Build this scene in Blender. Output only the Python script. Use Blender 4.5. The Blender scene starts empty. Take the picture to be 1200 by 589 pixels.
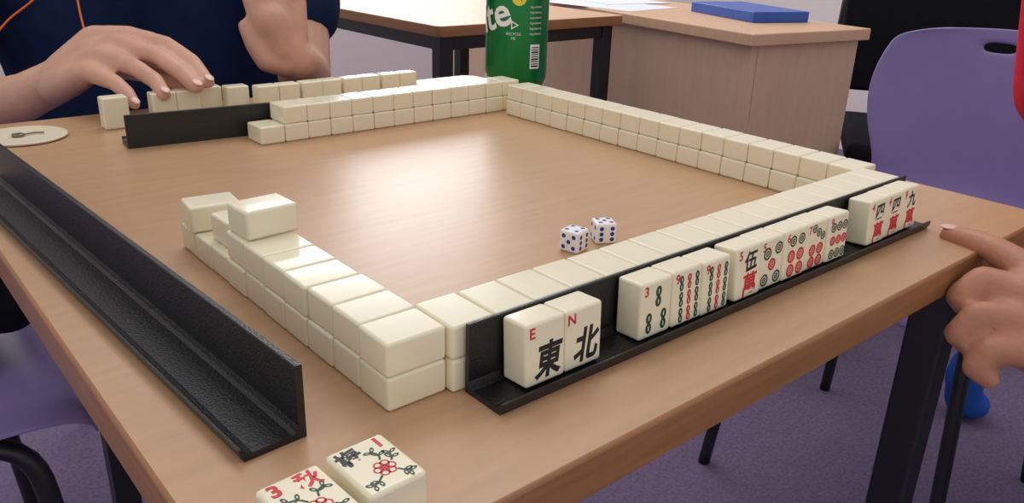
import bpy, bmesh, math, random
from mathutils import Vector, Matrix, Euler
random.seed(7)
scene=bpy.context.scene
col=scene.collection
FL=-0.72
# ---------------------------------------------------------------- materials
def lin(c):
    return tuple(((x/255.)/12.92 if x/255.<=.04045 else ((x/255.+.055)/1.055)**2.4) for x in c)
def mat(name,rgb,rough=.5,var=.04,scale=30,bump=0,bscale=200,metal=0,sss=0,coat=0,stretch=None,spec=.5):
    m=bpy.data.materials.new(name);m.use_nodes=True
    nt=m.node_tree;b=nt.nodes['Principled BSDF']
    c=lin(rgb)
    tc=nt.nodes.new('ShaderNodeTexCoord');mp=nt.nodes.new('ShaderNodeMapping')
    nt.links.new(tc.outputs['Object'],mp.inputs['Vector'])
    if stretch: mp.inputs['Scale'].default_value=stretch
    n=nt.nodes.new('ShaderNodeTexNoise');n.inputs['Scale'].default_value=scale;n.inputs['Detail'].default_value=5
    nt.links.new(mp.outputs[0],n.inputs['Vector'])
    r=nt.nodes.new('ShaderNodeValToRGB')
    r.color_ramp.elements[0].position=.3;r.color_ramp.elements[1].position=.7
    r.color_ramp.elements[0].color=(*[x*(1-var) for x in c],1)
    r.color_ramp.elements[1].color=(*[min(1,x*(1+var)) for x in c],1)
    nt.links.new(n.outputs['Fac'],r.inputs[0]);nt.links.new(r.outputs[0],b.inputs['Base Color'])
    b.inputs['Roughness'].default_value=rough;b.inputs['Metallic'].default_value=metal
    b.inputs['Specular IOR Level'].default_value=spec
    if sss:
        b.inputs['Subsurface Weight'].default_value=sss
        b.inputs['Subsurface Radius'].default_value=(.01,.006,.003);b.inputs['Subsurface Scale'].default_value=.4
    if coat: b.inputs['Coat Weight'].default_value=coat
    if bump:
        n2=nt.nodes.new('ShaderNodeTexNoise');n2.inputs['Scale'].default_value=bscale;n2.inputs['Detail'].default_value=3
        nt.links.new(tc.outputs['Object'],n2.inputs['Vector'])
        bp=nt.nodes.new('ShaderNodeBump');bp.inputs['Strength'].default_value=bump;bp.inputs['Distance'].default_value=.002
        nt.links.new(n2.outputs['Fac'],bp.inputs['Height']);nt.links.new(bp.outputs[0],b.inputs['Normal'])
    return m
M_ivory=mat('ivory',(239,231,202),.24,.015,60,coat=.2)
M_red=mat('ink_red',(205,35,52),.5,.02)
M_black=mat('ink_black',(18,22,30),.5,.02)
M_green=mat('ink_green',(18,62,50),.5,.02)
M_blue=mat('ink_blue',(40,50,150),.5,.02)
M_wood=mat('table_wood',(190,150,113),.35,.06,14,stretch=(1,9,1),spec=.55)
M_edge=mat('table_edge_wood',(152,104,64),.4,.12,20,stretch=(1,1,14))
M_rack=mat('rack_black',(22,23,25),.36,.1,60,bump=.25,bscale=900)
M_metal=mat('black_metal',(22,23,28),.4,.05)
M_purple=mat('purple_plastic',(128,112,166),.45,.03)
M_carpet=mat('purple_carpet',(112,98,126),.95,.2,160,bump=.6,bscale=500,spec=.1)
M_wall=mat('lilac_wall',(216,206,206),.8,.02,5)
M_desk=mat('desk_wood',(202,164,132),.45,.05,12,stretch=(1,8,1))
M_panel=mat('desk_panel_wood',(202,168,142),.5,.05,10,stretch=(8,8,1))
M_skin=mat('skin',(206,158,134),.5,.07,40,sss=.15,bump=.2,bscale=300)
M_skin2=mat('skin_tan',(182,124,98),.5,.07,40,sss=.15,bump=.2,bscale=300)
M_nail=mat('fingernail',(224,180,166),.3,.02)
M_navy=mat('navy_cotton',(26,40,72),.9,.1,40,bump=.3,bscale=600,spec=.1)
M_redcloth=mat('red_cotton',(205,45,60),.9,.08,60,spec=.1)
M_dark=mat('dark_trousers',(30,32,40),.9,.08,60,spec=.1)
M_hair=mat('dark_hair',(35,26,22),.6,.2,80)
M_can=mat('green_can',(8,120,55),.28,.03,metal=.35)
M_alu=mat('aluminium',(200,200,202),.25,.02,metal=1)
M_white=mat('white_gloss',(240,240,240),.3,.01)
M_yellow=mat('yellow_print',(235,215,60),.4,.01)
M_fabric=mat('black_fabric',(20,20,24),.85,.1,80,bump=.3,bscale=700,spec=.15)
M_bluebox=mat('blue_card',(30,80,170),.4,.05)
M_paper=mat('paper',(215,218,228),.7,.02)
M_bluecloth=mat('blue_cloth',(35,80,170),.8,.08,30,spec=.2)
M_cream=mat('cream_ceramic',(225,214,190),.4,.03)
M_orange=mat('orange_cord',(235,110,40),.6,.03)
M_frame=mat('window_frame_white',(225,225,228),.5,.02)
# ---------------------------------------------------------------- helpers
def obj(name,me,parent=None,label=None,cat=None,group=None,kind=None):
    o=bpy.data.objects.new(name,me);col.objects.link(o)
    if parent: o.parent=parent
    tag(o,label,cat,group,kind);return o
def tag(o,label=None,cat=None,group=None,kind=None):
    if label:o['label']=label
    if cat:o['category']=cat
    if group:o['group']=group
    if kind:o['kind']=kind
def empty(name,loc,label,cat,group=None):
    o=obj(name,None,None,label,cat,group);o.location=loc;o.empty_display_size=.02;return o
def mesh_bm(name,bm,mats,smooth=True):
    me=bpy.data.meshes.new(name);bm.normal_update();bm.to_mesh(me);bm.free()
    for m in mats: me.materials.append(m)
    if smooth:
        for p in me.polygons:p.use_smooth=True
    return me
def wn(o):
    m=o.modifiers.new('wn','WEIGHTED_NORMAL');m.keep_sharp=False;return o
def rbox_bm(x0,x1,y0,y1,z0,z1,bev=.002,seg=3):
    bm=bmesh.new();bmesh.ops.create_cube(bm,size=1)
    for v in bm.verts: v.co=Vector(((x0+x1)/2+v.co.x*(x1-x0),(y0+y1)/2+v.co.y*(y1-y0),(z0+z1)/2+v.co.z*(z1-z0)))
    if bev>0:bmesh.ops.bevel(bm,geom=bm.edges[:],offset=bev,segments=seg,profile=.5,affect='EDGES')
    return bm
def rbox(name,x0,x1,y0,y1,z0,z1,m,bev=.002,parent=None,seg=3,**k):
    return wn(obj(name,mesh_bm(name,rbox_bm(x0,x1,y0,y1,z0,z1,bev,seg),[m]),parent,**k))
def tube_bm(bm,pts,r,seg=12,cap=True):
    pts=[Vector(p) for p in pts];rings=[]
    n=None
    for i,p in enumerate(pts):
        t=(pts[min(i+1,len(pts)-1)]-pts[max(i-1,0)]).normalized()
        if n is None:
            n=t.orthogonal().normalized()
        else:
            n=(n-t*n.dot(t)).normalized()
        b=t.cross(n)
        rr=r[i] if isinstance(r,(list,tuple)) else r
        rings.append([bm.verts.new(p+(n*math.cos(a)+b*math.sin(a))*rr) for a in [2*math.pi*k/seg for k in range(seg)]])
    for a,b in zip(rings,rings[1:]):
        for k in range(seg): bm.faces.new((a[k],a[(k+1)%seg],b[(k+1)%seg],b[k]))
    if cap:
        bm.faces.new(rings[0][::-1]);bm.faces.new(rings[-1])
def smoothpath(pts,n=6):
    pts=[Vector(p) for p in pts];out=[]
    for i in range(len(pts)-1):
        p0=pts[max(i-1,0)];p1=pts[i];p2=pts[i+1];p3=pts[min(i+2,len(pts)-1)]
        for k in range(n):
            t=k/n
            out.append(.5*((2*p1)+(p2-p0)*t+(2*p0-5*p1+4*p2-p3)*t*t+(3*p1-p0-3*p2+p3)*t**3))
    out.append(pts[-1]);return out
def tube(name,pts,r,m,parent=None,smooth=0,seg=12,**k):
    if smooth: pts=smoothpath(pts,smooth)
    bm=bmesh.new();tube_bm(bm,pts,r,seg);return obj(name,mesh_bm(name,bm,[m]),parent,**k)
def lathe_bm(prof,seg=48):
    bm=bmesh.new();rings=[]
    for r,z in prof:
        rings.append([bm.verts.new((r*math.cos(2*math.pi*k/seg),r*math.sin(2*math.pi*k/seg),z)) for k in range(seg)])
    for a,b in zip(rings,rings[1:]):
        for k in range(seg): bm.faces.new((a[k],a[(k+1)%seg],b[(k+1)%seg],b[k]))
    bm.faces.new(rings[0][::-1]);bm.faces.new(rings[-1]);return bm
_tc={}
def text_geo(s,size,bold=0.0):
    key=(s,bold)
    if key not in _tc:
        cu=bpy.data.curves.new('t','FONT');cu.body=s;cu.size=1;cu.align_x='CENTER';cu.align_y='CENTER';cu.offset=bold;cu.resolution_u=3
        o=bpy.data.objects.new('t',cu);col.objects.link(o)
        dg=bpy.context.evaluated_depsgraph_get();me=bpy.data.meshes.new_from_object(o.evaluated_get(dg))
        vs=[v.co.copy() for v in me.vertices];fs=[tuple(p.vertices) for p in me.polygons]
        bpy.data.objects.remove(o);bpy.data.meshes.remove(me)
        if vs:
            cx=(min(v.x for v in vs)+max(v.x for v in vs))/2;cy=(min(v.y for v in vs)+max(v.y for v in vs))/2
            vs=[Vector((v.x-cx,v.y-cy,0)) for v in vs]
        _tc[key]=(vs,fs)
    vs,fs=_tc[key];return [v*size for v in vs],fs
def add_flat(bm,vs,fs,mi,z,cx=0,cy=0,rot=0,sx=1,f=None):
    c,s=math.cos(rot),math.sin(rot);nv=[]
    for v in vs:
        x=v.x*sx;y=v.y
        p=Vector((cx+x*c-y*s,cy+x*s+y*c,z))
        nv.append(bm.verts.new(f(p) if f else p))
    for q in fs:
        try:
            fa=bm.faces.new([nv[i] for i in q]);fa.material_index=mi
        except ValueError: pass
def disc(r,n=20): return [Vector((r*math.cos(2*math.pi*k/n),r*math.sin(2*math.pi*k/n),0)) for k in range(n)],[tuple(range(n))]
def ring(r0,r1,n=20):
    vs=[Vector((r*math.cos(2*math.pi*k/n),r*math.sin(2*math.pi*k/n),0)) for r in (r0,r1) for k in range(n)]
    return vs,[(k,n+k,n+(k+1)%n,(k+1)%n) for k in range(n)]
def stroke(pts,w):
    pts=[Vector((*p,0)) for p in pts];vs=[];fs=[]
    for i,p in enumerate(pts):
        t=(pts[min(i+1,len(pts)-1)]-pts[max(i-1,0)]).normalized();n=Vector((-t.y,t.x,0))
        ww=w[i] if isinstance(w,(list,tuple)) else w
        vs+= [p+n*ww/2,p-n*ww/2]
    for i in range(len(pts)-1): fs.append((2*i,2*i+1,2*i+3,2*i+2))
    return vs,fs
# ---------------------------------------------------------------- tiles
W,L,TH,PW=.0225,.029,.0155,.0227
MK=[M_ivory,M_black,M_red,M_green,M_blue]
def tile_bm(): return rbox_bm(-W/2,W/2,-L/2,L/2,0,TH,.0017,3)
tile_me=mesh_bm('tile',tile_bm(),[M_ivory])
def face_mesh(name,draw):
    bm=tile_bm();draw(bm);return mesh_bm(name,bm,MK)
Z1=TH+.00006;Z2=TH+.00012
def T(bm,s,size,cx,cy,mi,bold=.0,rot=0,sx=1,z=Z1,shear=0):
    vs,fs=text_geo(s,size,bold);vs=[Vector((v.x+shear*v.y,v.y+shear*.6*v.x,0)) for v in vs];add_flat(bm,vs,fs,mi,z,cx,cy,rot,sx)
def stick(bm,cx,cy,h,mi,rot=0):
    w=h*.40
    for k in (-1,1):
        vs,fs=disc(1,14)
        vs=[Vector((v.x*w/2,v.y*h*.27+k*h*.24,0)) for v in vs]
        add_flat(bm,vs,fs,mi,Z1,cx,cy,rot)
        vs,fs=stroke([(0,k*h*.36),(0,k*h*.14)],w*.16);add_flat(bm,vs,fs,0,Z2,cx,cy,rot)
def dot(bm,cx,cy,r,mi):
    q=.60 if mi==2 else .68
    add_flat(bm,*ring(r*q,r),mi,Z1,cx,cy);add_flat(bm,*ring(r*.26,r*.50),mi,Z1,cx,cy);add_flat(bm,*disc(r*.16),mi,Z1,cx,cy)
def num(bm,s): T(bm,s,.0068,-.0076,.0102,2,.025)
def f_wind(l,c):
    def g(bm): num(bm,l);T(bm,c,.0172,.0018,-.0035,1,.034,rot=-.06,sx=.84,shear=.10)
    return g
def f_wan(l,c):
    def g(bm): num(bm,l);T(bm,c,.0112,.0014,.0062,1,.03,shear=.08);T(bm,'萬',.0132,.001,-.0068,2,.03,shear=.08)
    return g
def f_bam(k):
    def g(bm):
        num(bm,str(k))
        if k==3:
            stick(bm,.001,.006,.0105,3);stick(bm,-.005,-.0065,.0105,3);stick(bm,.0055,-.0065,.0105,3)
        else:
            for i,x in enumerate((-.0048,.0012,.0072)):
                for y in (.0075,-.0008,-.0091): stick(bm,x,y,.0078,2 if i==1 else 3)
    return g
def f_dot(k):
    def g(bm):
        num(bm,str(k))
        if k==5:
            for x,y,m in ((-.0045,.0060,3),(.006,.0075,3),(-.0055,-.009,3),(.006,-.009,3),(.0005,-.001,2)): dot(bm,x,y,.0036,m)
        if k==6:
            for x in (-.003,.0055): dot(bm,x,.0078,.0033,3)
            for x in (-.004,.005):
                for y in (-.001,-.0092): dot(bm,x,y,.0038,2)
        if k==7:
            for x,y in ((-.003,.0105),(.0018,.0075),(.0066,.0048)): dot(bm,x,y,.0026,3)
            for x in (-.0035,.0045):
                for y in (-.0025,-.0098): dot(bm,x,y,.0036,2)
        if k==9:
            for y,m in ((.0068,3),(-.0014,2),(-.0096,3)):
                for x in (-.0055,.0008,.007): dot(bm,x,y,.0030,m)
    return g
def rose(bm,cx,cy,r):
    for k in range(6):
        a=2*math.pi*k/6;add_flat(bm,*ring(r*.30,r*.46,14),2,Z1,cx+r*.62*math.cos(a),cy+r*.62*math.sin(a))
    add_flat(bm,*ring(r*.34,r*.5,14),2,Z2,cx,cy);add_flat(bm,*disc(r*.16,10),2,Z2,cx,cy)
def leafs(bm,pts,w=.0007):
    pts=[(max(-.0068,min(.0068,x)),max(-.0102,min(.0102,y))) for x,y in pts]
    pp=[(p.x,p.y) for p in smoothpath([(*p,0) for p in pts],4)]
    add_flat(bm,*stroke(pp,w),3,Z1)
    for i in range(1,len(pts)):
        x,y=pts[i];d=(Vector(pts[i])-Vector(pts[i-1])).normalized();a=math.atan2(d.y,d.x)
        for s in (-1,1):
            add_flat(bm,[Vector((v.x*.0015,v.y*.0008,0)) for v in ring(.45,1,12)[0]],ring(.45,1,12)[1],3,Z2,x+math.cos(a+s*.9)*.0016,y+math.sin(a+s*.9)*.0016,a+s*.9)
def f_spring(bm):
    T(bm,'1',.0078,.0068,.0096,2,.04);T(bm,'梅',.0092,-.0054,.0080,1,.035,rot=.2)
    rose(bm,.001,-.0040,.0040);leafs(bm,[(.002,.0005),(.003,.003),(.002,.0055)],.0008);leafs(bm,[(-.002,-.007),(-.0045,-.009),(-.0068,-.010)],.0008)
    leafs(bm,[(.004,-.007),(.0055,-.009),(.0066,-.0105)],.0008);leafs(bm,[(.005,-.002),(.006,-.0005),(.0068,.002)],.0008)
def f_autumn(bm):
    T(bm,'3',.0085,-.0066,.0094,2,.04);T(bm,'秋',.0088,.0046,.0084,2,.035,rot=-.1)
    rose(bm,.001,-.0060,.0040);leafs(bm,[(-.001,-.0020),(-.003,.0010),(-.006,.002)],.0008);leafs(bm,[(.003,-.0015),(.004,.001),(.0065,.002)],.0008)
    leafs(bm,[(-.003,-.0075),(-.005,-.0085),(-.0068,-.0102)],.0008);leafs(bm,[(.005,-.0075),(.0065,-.009)],.0008)
def place(name,me,x,y,z,rz=0,label='',group=None,rx=0):
    o=obj(name,me,None,label,'mahjong tile',group);o.location=(x,y,z);o.rotation_euler=(rx,0,rz);wn(o);return o
J=lambda a:random.uniform(-a,a)
LB='plain ivory mahjong tile lying face down in a two-layer wall'
ay0=-.0038
for k in range(17):
    for z in (0,1):
        place('mahjong_tile',tile_me,.0285+PW*(k+.5)+J(.0001),ay0+L/2+J(.0004)+(0.0004),z*TH,J(.006),LB,'wall of tiles beside the filled rack')
for k in range(18):
    for z in (0,1):
        y=.0268+PW*(k+.5)-.004
        if y+PW/2>.424: continue
        place('mahjong_tile',tile_me,.4165+J(.0005)+.0012*z,y+J(.0001),z*TH,math.pi/2+J(.006),LB,'wall of tiles along the far table side')
for k in range(13):
    for z in (0,1):
        if z and k==0: continue
        place('mahjong_tile',tile_me,.1385+PW*(k+.5)+J(.0001),.4235+L/2+J(.0005)+.001*z,z*TH,J(.006),LB,'wall of tiles opposite the filled rack')
for k in range(10):
    place('mahjong_tile',tile_me,L/2-.0008+J(.0004),PW*(k+.5),0,math.pi/2+J(.006),LB,'broken wall of tiles by the empty rack')
    if k<7: place('mahjong_tile',tile_me,L/2-.0008+J(.0009),PW*(k+.5),TH,math.pi/2+J(.014),LB,'broken wall of tiles by the empty rack')
place('mahjong_tile',tile_me,L/2+.002,.147,2*TH,math.pi/2+.05,'plain ivory mahjong tile on top as a third layer','broken wall of tiles by the empty rack')
place('mahjong_tile',tile_me,L/2-.001,.2125,TH,math.pi/2-.12,'plain ivory mahjong tile on the broken end of the wall','broken wall of tiles by the empty rack')
place('mahjong_tile',tile_me,L/2+.0045,.1795,TH,math.pi/2+.02,'plain ivory mahjong tile pushed slightly back in the wall','broken wall of tiles by the empty rack')
def stand(name,me,x0,label,group,deg,dy):
    RX=math.radians(deg)
    return place(name,me,x0+PW/2,-.0078-.0145*math.cos(RX)+dy,.003+L/2*math.sin(RX),0,label,group,RX)
defs=[(.0507,f_wind('E','東'),'east wind tile with black character',86.5,0),(.0734,f_wind('N','北'),'north wind tile with black character',87.5,0),
(.1216,f_bam(3),'three of bamboo tile with green sticks',88,-.0002),(.1443,f_bam(9),'nine of bamboo tile, red and green',86,0),(.1670,f_bam(9),'nine of bamboo tile, red and green',87.5,-.0008),
(.1945,f_wan('5','伍'),'five of characters tile, black and red',85,-.0006),(.2172,f_dot(5),'five of circles tile',87.5,0),(.2399,f_dot(6),'six of circles tile',86.5,-.0003),(.2626,f_dot(7),'seven of circles tile',88,0),(.2853,f_dot(9),'nine of circles tile',87,-.0006),
(.3328,f_wan('4','四'),'four of characters tile, black and red',86,-.001),(.3555,f_wan('4','四'),'four of characters tile, black and red',87.5,-.0005),(.3782,f_wan('9','九'),'nine of characters tile, black and red',86.5,0)]
for x,fn,lb,dg_,dy in defs: stand('mahjong_tile',face_mesh('tile_face',fn),x,lb+' on the black rack','hand of tiles on the rack',dg_,dy)
place('mahjong_tile',face_mesh('tile_face',f_spring),-.0325,-.043,0,.03,'face-up flower tile with red blossom and number 1','flower tiles on the table')
place('mahjong_tile',face_mesh('tile_face',f_autumn),-.0585,-.0455,0,.05,'face-up season tile with red flower and number 3','flower tiles on the table')
BK='ivory mahjong tile standing with its back showing'
for x,y in ((.058,.549),(.1015,.549),(.124,.549),(.1480,.556),(.1715,.545)):
    place('mahjong_tile',tile_me,x,y,L/2,J(.05),BK,'tiles of the player across',-math.pi/2)
for k in range(8):
    place('mahjong_tile',tile_me,.1975+.0227*k+.0022*(k//2),.532+J(.0006),L/2,J(.01),BK,'tiles of the player across',-math.pi/2)
# ---------------------------------------------------------------- racks
def rack_mesh(length,base=.0245,h=.032,th=.0022):
    prof=[(0,0),(0,h),(.0006,h+.0004),(th-.0004,h+.0004),(th,h),(th+.0002,.006),(th+.0012,.0036),(th+.003,.0028),(base-.005,.0028),(base-.0025,.0036),(base-.0008,.0058),(base+.0003,.0056),(base,.003),(base-.0015,0)]
    bm=bmesh.new();A=[bm.verts.new((0,a,z)) for a,z in prof];B=[bm.verts.new((length,a,z)) for a,z in prof];n=len(prof)
    for k in range(n): bm.faces.new((A[k],A[(k+1)%n],B[(k+1)%n],B[k]))
    bm.faces.new(A[::-1]);bm.faces.new(B)
    bmesh.ops.recalc_face_normals(bm,faces=bm.faces[:])
    return mesh_bm('rack',bm,[M_rack],False)
o=obj('tile_rack',rack_mesh(.380),None,'black plastic tile rack holding a hand of face-up tiles','tile rack','tile racks')
o.location=(.4140,-.0052,0);o.rotation_euler=(0,0,math.pi)
o=obj('tile_rack',rack_mesh(.43,.027,.031,.003),None,'empty black plastic tile rack with textured surface','tile rack','tile racks')
o.location=(-.0335,.006,0);o.rotation_euler=(0,0,math.pi/2+.056)
o=obj('tile_rack',rack_mesh(.150,.0245,.028),None,'black plastic tile rack seen from behind near the hands','tile rack','tile racks')
o.location=(.043,.473,0);o.rotation_euler=(0,0,-.10)
# ---------------------------------------------------------------- dice
PIPS={1:[(0,0)],2:[(-1,-1),(1,1)],3:[(-1,-1),(0,0),(1,1)],4:[(-1,-1),(1,1),(-1,1),(1,-1)],5:[(-1,-1),(1,1),(-1,1),(1,-1),(0,0)],6:[(-1,-1),(-1,0),(-1,1),(1,-1),(1,0),(1,1)]}
def die_mesh(order):
    s=.0068;bm=rbox_bm(-s,s,-s,s,-s,s,.0016,3)
    dirs=[((0,0,1),(1,0,0)),((0,0,-1),(1,0,0)),((0,-1,0),(1,0,0)),((0,1,0),(1,0,0)),((-1,0,0),(0,1,0)),((1,0,0),(0,1,0))]
    for (d,t),nn in zip(dirs,order):
        d=Vector(d);t=Vector(t);b=d.cross(t)
        for i,j in PIPS[nn]:
            r=.0019 if nn==1 else .0014;c=d*(s+.00005)+t*i*.0035+b*j*.0035
            vs=[bm.verts.new(c+(t*math.cos(a)+b*math.sin(a))*r) for a in [2*math.pi*k/14 for k in range(14)]]
            f=bm.faces.new(vs);f.material_index=2 if nn in(1,) else 1
    return mesh_bm('die',bm,[M_white,M_blue,M_red])
for (x,y,rz,od) in ((.1875,.0865,.25,[4,3,6,1,5,2]),(.2135,.0865,-.5,[5,2,6,3,4,1])):
    o=obj('die',die_mesh(od),None,'white die with blue pips on the wooden table','die','pair of dice');o.location=(x,y,.0068);o.rotation_euler=(0,0,rz);wn(o)
# ---------------------------------------------------------------- main table
def slab(name,x0,x1,y0,y1,z0,z1,rc,mtop,medge,parent):
    bm=bmesh.new();pts=[]
    for cx,cy,a0 in ((x1-rc,y1-rc,0),(x0+rc,y1-rc,90),(x0+rc,y0+rc,180),(x1-rc,y0+rc,270)):
        for k in range(7):
            a=math.radians(a0+15*k);pts.append((cx+rc*math.cos(a),cy+rc*math.sin(a)))
    n=len(pts);e=.002;lv=[(e,z0),(0,z0+e),(0,z1-e),(e*.3,z1-e*.3),(e,z1)]
    cx,cy=(x0+x1)/2,(y0+y1)/2;rings=[]
    for ins,z in lv:
        rings.append([bm.verts.new((px-ins*(1 if px>cx else -1),py-ins*(1 if py>cy else -1),z)) for px,py in pts])
    for a,b in zip(rings,rings[1:]):
        for k in range(n):
            f=bm.faces.new((a[k],a[(k+1)%n],b[(k+1)%n],b[k]));f.material_index=1
    bm.faces.new(rings[0][::-1]).material_index=1;bm.faces.new(rings[-1])
    return wn(obj(name,mesh_bm(name,bm,[mtop,medge]),parent))
tb=empty('table',(0,0,FL),'light wood-topped classroom table with black metal legs','table')
def P(o,par):
    o.parent=par;o.matrix_parent_inverse=Matrix.Translation(par.location).inverted();return o
P(slab('table_top',-.088,.522,-.070,.625,-.021,0,.02,M_wood,M_edge,None),tb)
for x,y in ((.418,-.045),(.022,-.04),(.418,.60),(.022,.60)):
    P(rbox('leg',x-.013,x+.013,y-.013,y+.013,FL,-.021,M_metal,.003),tb)
P(rbox('frame_rail',.0351,.4049,-.035,-.015,-.042,-.0211,M_metal,.002),tb)
P(rbox('frame_rail',.0351,.4049,.59,.61,-.042,-.0211,M_metal,.002),tb)
P(rbox('frame_rail',.012,.032,-.0149,.5869,-.042,-.0211,M_metal,.002),tb)
P(rbox('frame_rail',.382,.402,-.0149,.5869,-.042,-.0211,M_metal,.002),tb)
# ---------------------------------------------------------------- desk 1
d1=empty('desk',(1.07,1.4,FL),'wood-topped classroom desk with dark metal frame','desk')
P(slab('desk_top',.80,1.33,1.085,1.70,-.022,0,.015,M_desk,M_edge,None),d1)
for x,y in ((.83,1.115),(1.29,1.115),(.83,1.66),(1.29,1.66)):
    P(rbox('leg',x-.016,x+.016,y-.016,y+.016,FL,-.022,M_metal,.003),d1)
P(rbox('frame_rail',.846,1.274,1.103,1.127,-.05,-.0221,M_metal,.002),d1)
P(rbox('frame_rail',.818,.842,1.131,1.644,-.05,-.0221,M_metal,.002),d1)
# ---------------------------------------------------------------- desk 2
d2=empty('panelled_desk',(1.30,.715,FL),'beige wood desk with solid side panels','desk')
d2.rotation_euler=(0,0,-.17)
def C(o,par): o.parent=par;return o
C(rbox('desk_top',0,.36,-.0,1.4,.695,.72,M_desk,.003),d2)
C(rbox('front_panel',.02,.04,.02,1.37,.0,.6949,M_panel,.002),d2)
C(rbox('side_panel',.0405,.35,.02,.04,.0,.6949,M_panel,.002),d2)
C(rbox('side_panel',.0405,.35,1.35,1.37,.0,.6949,M_panel,.002),d2)
b=wn(obj('box_file',mesh_bm('b',rbox_bm(-.075,.075,-.13,.13,0,.024,.002),[M_bluebox,M_white]),None,'flat blue cardboard box lying on the panelled desk','box'))
b.location=(1.60,.94,.0);b.rotation_euler=(0,0,-.35)
for i,(x,y,r) in enumerate(((1.50,1.30,.1),(1.62,1.42,-.2),(1.60,1.68,.1))):
    p=obj('paper_sheet',mesh_bm('p',rbox_bm(-.105,.105,-.148,.148,0,.001,0),[M_paper],False),None,'printed white paper sheet lying on the desk','paper','papers on the desk')
    p.location=(x,y,.0+i*.0011);p.rotation_euler=(0,0,r)
# ---------------------------------------------------------------- can
can=empty('soda_can',(.512,.522,0),'green soda can with white lettering standing on the table','can')
R=.0375
C(obj('can_body',mesh_bm('c',lathe_bm([(R*.78,.0005),(R*.80,.0),(R*.86,.003),(R*.97,.012),(R,.018),(R,.112),(R*.96,.120),(R*.84,.130)],64),[M_can])),can)
C(obj('can_rim',mesh_bm('c',lathe_bm([(R*.84,.1301),(R*.86,.132),(R*.85,.134),(R*.80,.134),(R*.78,.131)],64),[M_alu])),can)
def wrap(bm,s,size,ang,z0,mi,rot=0,bold=0,geo=None,sx=1,off=.0004):
    b2=bmesh.new();vs,fs=geo if geo else text_geo(s,size,bold)
    add_flat(b2,vs,fs,0,0,0,0,rot,sx)
    bmesh.ops.triangulate(b2,faces=b2.faces[:])
    for _ in range(2): bmesh.ops.subdivide_edges(b2,edges=[e for e in b2.edges if e.calc_length()>.003],cuts=1)
    bmesh.ops.triangulate(b2,faces=b2.faces[:])
    mp={}
    for v in b2.verts:
        a=ang+v.co.x/R;mp[v]=bm.verts.new(((R+off)*math.cos(a),(R+off)*math.sin(a),z0+v.co.y))
    for f in b2.faces:
        try: bm.faces.new([mp[v] for v in f.verts]).material_index=mi
        except ValueError: pass
    b2.free()
bm=bmesh.new();A0=math.radians(229)
wrap(bm,'Sprite',.047,A0-1.62,.073,0,rot=.32,bold=.02)
wrap(bm,'',0,A0+.05,.108,1,geo=disc(.0085,20))
wrap(bm,'65p',.0075,A0+.05,.108,2,off=.0008)
tri=ring(.0035,.006,3)
wrap(bm,'',0,A0-.1,.078,0,geo=tri);wrap(bm,'RECYCLE',.0042,A0-.1,.068,0);wrap(bm,'ME',.0042,A0-.1,.063,0)
rect=lambda w,h:([Vector((-w/2,-h/2,0)),Vector((w/2,-h/2,0)),Vector((w/2,h/2,0)),Vector((-w/2,h/2,0))],[(0,1,2,3)])
wrap(bm,'',0,A0+.62,.042,0,geo=rect(.013,.028))
for k in range(9): 
    b2=rect(.010,.0010 if k%3 else .0018);wrap(bm,'',0,A0+.62,.031+k*.0027,2,geo=b2,off=.0008)
for k in range(6): wrap(bm,'Ingredients',.0036,A0+.62,.098-k*.006,0)
C(obj('can_print',mesh_bm('c',bm,[M_white,M_yellow,M_black],False)),can)
# ---------------------------------------------------------------- coaster
bm=lathe_bm([(.030,0),(.034,.0006),(.0355,.002),(.0345,.0028),(.031,.0022),(.001,.002)],48)
o=obj('round_coaster',mesh_bm('c',bm,[M_cream]),None,'round cream coaster lying on the table edge','coaster');o.location=(-.018,.560,0)
bm=bmesh.new();tube_bm(bm,[Vector((.004*math.cos(a),.004*math.sin(a),.0)) for a in [2*math.pi*k/16 for k in range(17)]],.0012,8)
tube_bm(bm,smoothpath([(.004,0,0),(.012,.002,0),(.02,-.001,0)],4),.0008,6)
o=obj('metal_keyring',mesh_bm('c',bm,[mat('grey_metal',(125,120,105),.35,.05,metal=.8)]),None,'tiny grey metal ring and pin on the coaster','keyring');o.location=(-.022,.557,.0035)
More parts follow.
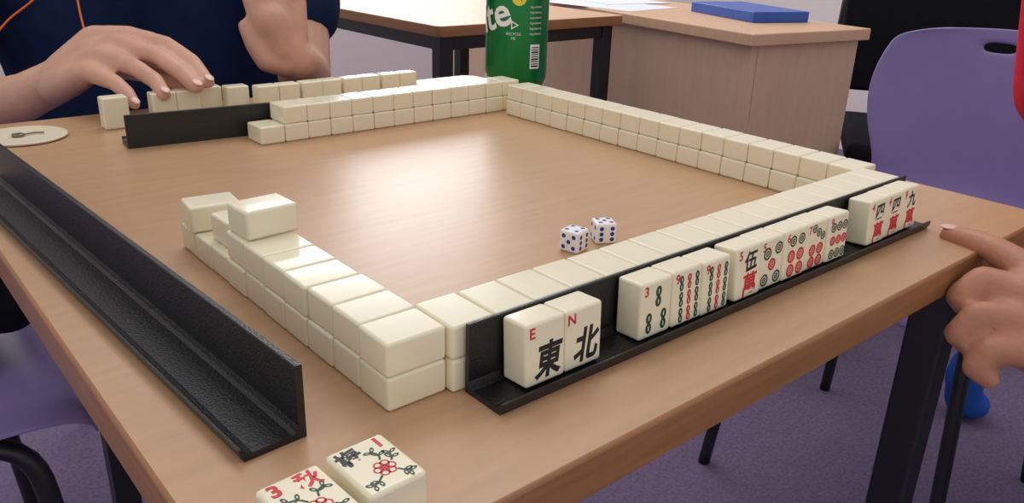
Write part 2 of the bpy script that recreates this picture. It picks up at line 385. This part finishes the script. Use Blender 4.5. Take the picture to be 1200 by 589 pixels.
# ---------------------------------------------------------------- purple chairs
def chair(loc,rz,label,grp='purple classroom chairs',sc=1):
    e=empty('plastic_chair',loc,label,'chair',grp);e.rotation_euler=(0,0,rz);e.scale=(sc,sc,sc)
    rows=[(-.235,.405,.17,0,0),(-.230,.430,.19,0,0),(-.205,.446,.20,0,.004),(-.12,.446,.205,0,.01),(0,.440,.205,0,.014),(.10,.440,.20,0,.016),(.155,.452,.185,-.01,.012),(.185,.485,.175,-.02,.006),(.195,.53,.175,-.03,0),(.203,.58,.20,-.035,0),(.212,.64,.217,-.035,0),(.222,.69,.214,-.034,0),(.229,.732,.20,-.032,0),(.2315,.746,.190,-.03,0),(.235,.764,.155,-.025,-.006),(.236,.77,.11,-.015,-.006)]
    cols=[-1,-.9,-.7,-.4,0,.13,.26,.5,.7,.9,1]
    bm=bmesh.new();G=[]
    for x,z,hw,dx,dz in rows:
        G.append([bm.verts.new((x+dx*c*c,hw*c,z+dz*c*c)) for c in cols])
    for i in range(len(rows)-1):
        for j in range(len(cols)-1):
            if i==12 and j in(4,5): continue
            bm.faces.new((G[i][j],G[i][j+1],G[i+1][j+1],G[i+1][j]))
    o=C(obj('seat_shell',mesh_bm('s',bm,[M_purple])),e)
    s=o.modifiers.new('s','SOLIDIFY');s.thickness=.005;s.offset=0
    s=o.modifiers.new('ss','SUBSURF');s.levels=2;s.render_levels=2
    for sx,sy in ((-1,-1),(-1,1),(1,-1),(1,1)):
        C(tube('leg',[(sx*.12,sy*.15,.428),(sx*.17,sy*.165,.40),(sx*.185,sy*.175,.30),(sx*.21,sy*.2,.0)],.0105,M_metal,smooth=5),e)
    return e
chair((1.165,.27,FL),0,'purple moulded plastic chair with a slot in the backrest')
chair((-.235,.735,FL),math.pi,'purple plastic chair tucked beside the table, dark stand-in on it')
chair((1.165,-.235,FL),0,'purple plastic chair under the person in the red top')
chair((.33,1.09,FL),math.pi/2,'purple plastic chair under the person in the navy t-shirt')
# ---------------------------------------------------------------- black padded chair
def blackchair(loc,rz):
    e=empty('padded_chair',loc,'black padded chair with black metal frame','chair');e.rotation_euler=(0,0,rz)
    C(rbox('seat',-.22,.20,-.23,.23,.415,.47,M_fabric,.02,seg=4),e)
    C(rbox('backrest',.215,.25,-.26,.26,.52,.88,M_fabric,.015,seg=4),e)
    for s in (-1,1):
        C(tube('rear_leg',[(.262,s*.255,.80),(.25,s*.262,.5),(.215,s*.25,.42),(.25,s*.245,.0)],.012,M_metal,smooth=4),e)
        C(tube('front_leg',[(-.17,s*.19,.413),(-.20,s*.22,.0)],.012,M_metal),e)
    return e
blackchair((1.925,.56,FL),.55)
# ---------------------------------------------------------------- people (joint positions in millimetres, radii in millimetres)
def blob(name,chains,voxel,m,parent=None,sm=6,balls=()):
    bm=bmesh.new()
    for ch in chains:
        for i,(p,r) in enumerate(ch):
            bmesh.ops.create_icosphere(bm,subdivisions=2,radius=r,matrix=Matrix.Translation(p))
            if i:
                q,s=ch[i-1];d=p-q
                if d.length>1e-5:
                    M=Matrix.Translation((p+q)/2)@d.to_track_quat('Z','Y').to_matrix().to_4x4()
                    bmesh.ops.create_cone(bm,cap_ends=True,segments=16,radius1=s,radius2=r,depth=d.length,matrix=M)
    for p,sc,rot in balls:
        bmesh.ops.create_icosphere(bm,subdivisions=3,radius=1,matrix=Matrix.Translation(p)@Euler(rot).to_matrix().to_4x4()@Matrix.Diagonal((*sc,1)))
    me=mesh_bm(name,bm,[m])
    o=bpy.data.objects.new(name,me);col.objects.link(o)
    md=o.modifiers.new('r','REMESH');md.mode='VOXEL';md.voxel_size=voxel
    md=o.modifiers.new('s','SMOOTH');md.factor=.5;md.iterations=sm
    dg=bpy.context.evaluated_depsgraph_get();me2=bpy.data.meshes.new_from_object(o.evaluated_get(dg))
    for p in me2.polygons:p.use_smooth=True
    if not me2.materials: me2.materials.append(m)
    bpy.data.objects.remove(o)
    return obj(name,me2,parent)
v3=Vector
def mm(*a): return [(v3((x,y,z))*.001,r*.001) for x,y,z,r in a]
def nail(chain,up,par):
    (q,_),(p,r)=chain[-2],chain[-1]
    d=(p-q).normalized();n=v3(up);n=(n-d*n.dot(d)).normalized();s=d.cross(n)
    bm=bmesh.new();bmesh.ops.create_icosphere(bm,subdivisions=3,radius=1)
    Mx=Matrix((s*r*.62,d*r*.85,n*r*.16)).transposed().to_4x4();Mx.translation=p+n*r*.86+d*r*.1
    bmesh.ops.transform(bm,matrix=Mx,verts=bm.verts[:])
    return P(obj('fingernail',mesh_bm('n',bm,[M_nail])),par)
pe=empty('person',(.30,1.03,FL),'person in a navy t-shirt with both hands over the tiles','person')
fx,fy=.30,1.03
shR=v3((fx-.20,fy,.30));shL=v3((fx+.18,fy,.30))
elR=v3((-.090,.967,-.073));elL=v3((.365,.790,-.010))
handR=[mm((19,739,1,24),(53,707,23,22),(80,669,48,19)),
 mm((54,709,28,20),(85,691,59,18),(110,666,67,10.8),(131,617,63,8.8),(140,575,51,8.2),(142,544,36,6.8)),
 mm((53,702,27,20),(94,649,62,11.8),(116,598,55,9.2),(124,564,44,8.4),(129,540,33,7)),
 mm((47,698,22,20),(77,638,53,11.8),(93,592,46,8.8),(101,566,37,8),(101,547,28,6.8)),
 mm((45,694,19,18),(41,693,17,18),(60,631,40,10.5),(71,591,35,8),(76,572,27,7.2),(77,559,19,6)),
 mm((53,723,26,18),(90,697,36,13),(114,639,34,10.5),(128,573,28,8))]
handL=[mm((303,677,26,22),(285,683,48,24),(275,683,73,22)),
 mm((283,679,39,20),(258,686,78,10.5),(253,692,107,9),(260,699,133,8),(275,710,151,7)),
 mm((288,678,43,20),(275,689,85,11),(273,694,119,9),(283,701,146,8)),
 mm((295,681,48,20),(291,683,86,11),(294,690,119,9),(303,695,142,8)),
 mm((300,681,42,18),(311,686,84,10),(317,694,109,8),(323,699,127,7)),
 mm((286,676,24,16),(262,678,28,12),(251,684,48,10),(246,692,68,8))]
wrR=v3((.019,.739,.001))
bodych=[[(v3((fx-.09,fy+.04,-.14)),.09),(v3((fx,fy,.0)),.09),(v3((fx,fy,.22)),.10)],[(shR,.05),(v3((fx,fy,.28)),.06),(shL,.05)],
 [(shR,.05),(elR,.036),(wrR,.025)],[(shL,.05),(elL,.036),(v3((.303,.677,.026)),.023)],
 [(v3((fx,fy,.30)),.055),(v3((fx,fy-.02,.40)),.05)],
 [(v3((fx,fy-.035,.44)),.055),(v3((fx,fy-.03,.52)),.078)],
 [(v3((fx-.08,fy,-.18)),.07),(v3((fx-.1,fy-.34,-.20)),.055),(v3((fx-.1,fy-.32,-.66)),.04)],
 [(v3((fx+.08,fy,-.18)),.07),(v3((fx+.1,fy-.34,-.20)),.055),(v3((fx+.1,fy-.32,-.66)),.04)],
 [(v3((fx,fy-.105,.47)),.012),(v3((fx,fy-.125,.455)),.012)]]
P(blob('body',bodych+handR+handL,.0032,M_skin,None,3),pe)
for ch in handR[1:5]: nail(ch,(.1,-.6,.7),pe)
P(blob('t_shirt',[[(v3((fx,fy+.01,-.15)),.115),(v3((fx,fy,.0)),.125),(v3((fx,fy,.2)),.12)],[(v3((fx-.13,fy,-.12)),.10),(v3((fx-.15,fy,.05)),.11),(v3((fx-.12,fy,.20)),.11)],[(v3((fx+.08,fy,-.1)),.11),(v3((fx+.08,fy,.18)),.115)],
 [(shR,.065),(v3((fx,fy,.27)),.085),(shL,.065)],[(shR,.070),(shR.lerp(elR,.72),.066)],[(shL,.068),(shL.lerp(elL,.76),.057)]],.007,M_navy,None,6),pe)
P(blob('trousers',[[(v3((fx-.08,fy,-.175)),.085),(v3((fx-.1,fy-.34,-.195)),.065),(v3((fx-.1,fy-.32,-.64)),.055)],[(v3((fx+.08,fy,-.175)),.085),(v3((fx+.1,fy-.34,-.195)),.065),(v3((fx+.1,fy-.32,-.64)),.055)],[(v3((fx-.08,fy,-.17)),.085),(v3((fx+.08,fy,-.17)),.085)]],.01,M_dark,None,6),pe)
P(blob('hair',[[(v3((fx,fy,.50)),.082),(v3((fx,fy-.015,.55)),.082)]],.006,M_hair,None,4),pe)
tube('earphone_cord',smoothpath([(.012,.889,.030),(.041,.882,.063),(.066,.871,.084),(.090,.862,.106)],8),.0012,M_orange,None,label='thin orange cord hanging over the navy shirt',cat='cord')
tube('earphone_cord',smoothpath([(.111,.844,.107),(.108,.832,.080),(.107,.818,.052)],8),.0012,M_orange,None,label='thin orange cord hanging over the navy shirt',cat='cord')
pr=empty('person',(1.08,-.22,FL),'person in a red top reaching a hand to the table edge','person')
hr2=[mm((426,-156,-54,27),(395,-132,-32,30),(380,-117,-16,26)),
 mm((394,-126,-22,22),(393,-100,-2,11),(401,-76,3,9),(406,-59,3,8),(407,-46,2,6.8)),
 mm((387,-129,-27,22),(374,-109,-10,12),(370,-84,-8,9.4),(359,-77,-18,8.4),(357,-87,-25,7)),
 mm((379,-133,-32,22),(359,-116,-21,12),(347,-94,-21,9.2),(339,-88,-33,8.2),(343,-97,-40,7)),
 mm((374,-138,-37,20),(352,-126,-32,11),(338,-108,-35,8.4),(332,-103,-46,7.4),(336,-111,-52,6.4)),
 mm((413,-137,-53,18),(398,-119,-56,13),(389,-101,-51,10),(380,-91,-45,8))]
s2=v3((1.0,-.38,.25));e2=v3((.78,-.30,.02));s1=v3((.975,.088,.22))
bd=[[(v3((1.12,-.2,-.14)),.09),(v3((1.02,-.19,.2)),.1)],[(s2,.05),(v3((.98,-.19,.26)),.06),(s1,.05)],[(s2,.05),(e2,.036),(v3((.426,-.156,-.054)),.026)],
 [(s1,.045),(v3((1.05,.03,.0)),.036),(v3((.95,-.1,-.12)),.025)],[(v3((.97,-.19,.28)),.055),(v3((.94,-.19,.40)),.05)],[(v3((.93,-.19,.44)),.055),(v3((.93,-.19,.52)),.078)],
 [(v3((1.1,-.27,-.18)),.07),(v3((.80,-.34,-.19)),.055),(v3((.85,-.34,-.66)),.04)],[(v3((1.1,-.17,-.18)),.07),(v3((.84,-.18,-.19)),.055),(v3((.88,-.18,-.66)),.04)]]
P(blob('body',bd+hr2,.0030,M_skin2,None,2),pr)
nail(hr2[1],(-.1,-.1,1),pr)
P(blob('red_top',[[(v3((1.1,-.2,-.14)),.115),(v3((1.02,-.19,.16)),.125)],[(s2,.065),(v3((.98,-.19,.24)),.09),(s1,.062)],[(s2,.066),(s2.lerp(e2,.6),.06)],[(s1,.062),(v3((1.02,.076,.02)),.062)]],.008,M_redcloth,None,6),pr)
P(blob('hair',[[(v3((.95,-.19,.50)),.082),(v3((.95,-.19,.55)),.082)]],.006,M_hair,None,4),pr)
P(blob('trousers',[[(v3((1.1,-.27,-.175)),.085),(v3((.80,-.34,-.19)),.065),(v3((.85,-.34,-.64)),.055)],[(v3((1.1,-.17,-.175)),.085),(v3((.84,-.18,-.19)),.065),(v3((.88,-.18,-.64)),.055)]],.01,M_dark,None,6),pr)
bg=blob('cloth_bag',[],.006,M_bluecloth,None,3,balls=[(v3((1.50,.245,-.66)),(.03,.035,.058),(0,0,.3)),(v3((1.49,.255,-.61)),(.018,.026,.055),(.2,.3,.3)),(v3((1.515,.235,-.69)),(.04,.04,.03),(0,0,.3))])
tag(bg,'crumpled bright blue cloth bag on the carpet','bag')
bk=blob('dark_stand_in',[],.007,M_fabric,None,5,balls=[(v3((-.10,.76,-.188)),(.11,.085,.068),(0,0,.2)),(v3((-.12,.80,-.17)),(.09,.05,.085),(0,0,.2)),(v3((-.04,.735,-.21)),(.04,.05,.042),(0,0,.2))])  # black blobs added to fill a dark area; the object is unknown
tag(bk,'soft black stand-in for an unidentified dark object on the chair','dark_stand_in')
# ---------------------------------------------------------------- room
def st(name,x0,x1,y0,y1,z0,z1,m):
    return obj(name,mesh_bm(name,rbox_bm(x0,x1,y0,y1,z0,z1,0),[m],False),None,kind='structure')
st('floor',-2.5,3.4,-2.5,3.6,FL-.05,FL,M_carpet)
bm=bmesh.new()
for a in ((-2.5,.5,3.4,3.5,FL,2),(2.9,3.4,3.4,3.5,FL,2),(.5,2.9,3.4,3.5,FL,.45),(.5,2.9,3.4,3.5,1.6,2)):
    b2=rbox_bm(*a,0);me=bpy.data.meshes.new('x');b2.to_mesh(me);b2.free();bm.from_mesh(me)
obj('wall_back',mesh_bm('wb',bm,[M_wall],False),None,kind='structure')
st('wall_right',3.4,3.5,-2.5,3.5,FL,2,M_wall)
bm=bmesh.new()
for a in ((.5,2.9,3.38,3.43,.42,.47),(.5,2.9,3.38,3.43,1.57,1.62),(.5,.55,3.38,3.43,.47,1.57),(2.85,2.9,3.38,3.43,.47,1.57),(1.68,1.72,3.38,3.43,.47,1.57)):
    b2=rbox_bm(*a,0);me=bpy.data.meshes.new('x');b2.to_mesh(me);b2.free();bm.from_mesh(me)
obj('window_1',mesh_bm('w',bm,[M_frame],False),None,kind='structure')
st('baseboard_back',-2.5,3.4,3.385,3.4,FL,FL+.09,M_frame)
# ---------------------------------------------------------------- lights
w=bpy.data.worlds.new('w');scene.world=w;w.use_nodes=True
w.node_tree.nodes['Background'].inputs[0].default_value=(.99,.96,.97,1);w.node_tree.nodes['Background'].inputs[1].default_value=.74
def area(name,loc,target,sx,sy,e,c=(1,1,1)):
    l=bpy.data.lights.new(name,'AREA');l.shape='RECTANGLE';l.size=sx;l.size_y=sy;l.energy=e;l.color=c
    o=bpy.data.objects.new(name,l);col.objects.link(o);o.location=loc
    o.rotation_euler=(Vector(target)-Vector(loc)).to_track_quat('-Z','Y').to_euler();return o
area('window_light',(1.55,3.36,1.02),(.7,1.0,.6),2.0,1.1,42,(.97,.98,1))
area('overhead_fill',(1.2,1.6,2.3),(1.2,1.6,0),1.6,1.6,26,(1,.97,.92))  # unseen fill lamp added overhead to lift the room's ambience
# ---------------------------------------------------------------- camera
cd=bpy.data.cameras.new('camera');cd.sensor_width=36;cd.lens=28.8;cd.clip_start=.01
co=bpy.data.objects.new('camera',cd);col.objects.link(co);scene.camera=co
X=Vector((.7624,-.6464,.0312));Y=Vector((.2163,.3000,.9291));Z=-Vector((.6099,.7016,-.3685))
Mx=Matrix((X,Y,Z)).transposed().to_4x4();Mx.translation=Vector((-.1497,-.2437,.1837));co.matrix_world=Mx
scene.view_settings.view_transform='Standard'
bpy.context.view_layer.update()
for o in bpy.data.objects:
    if o.parent is None: o.location.z-=FL
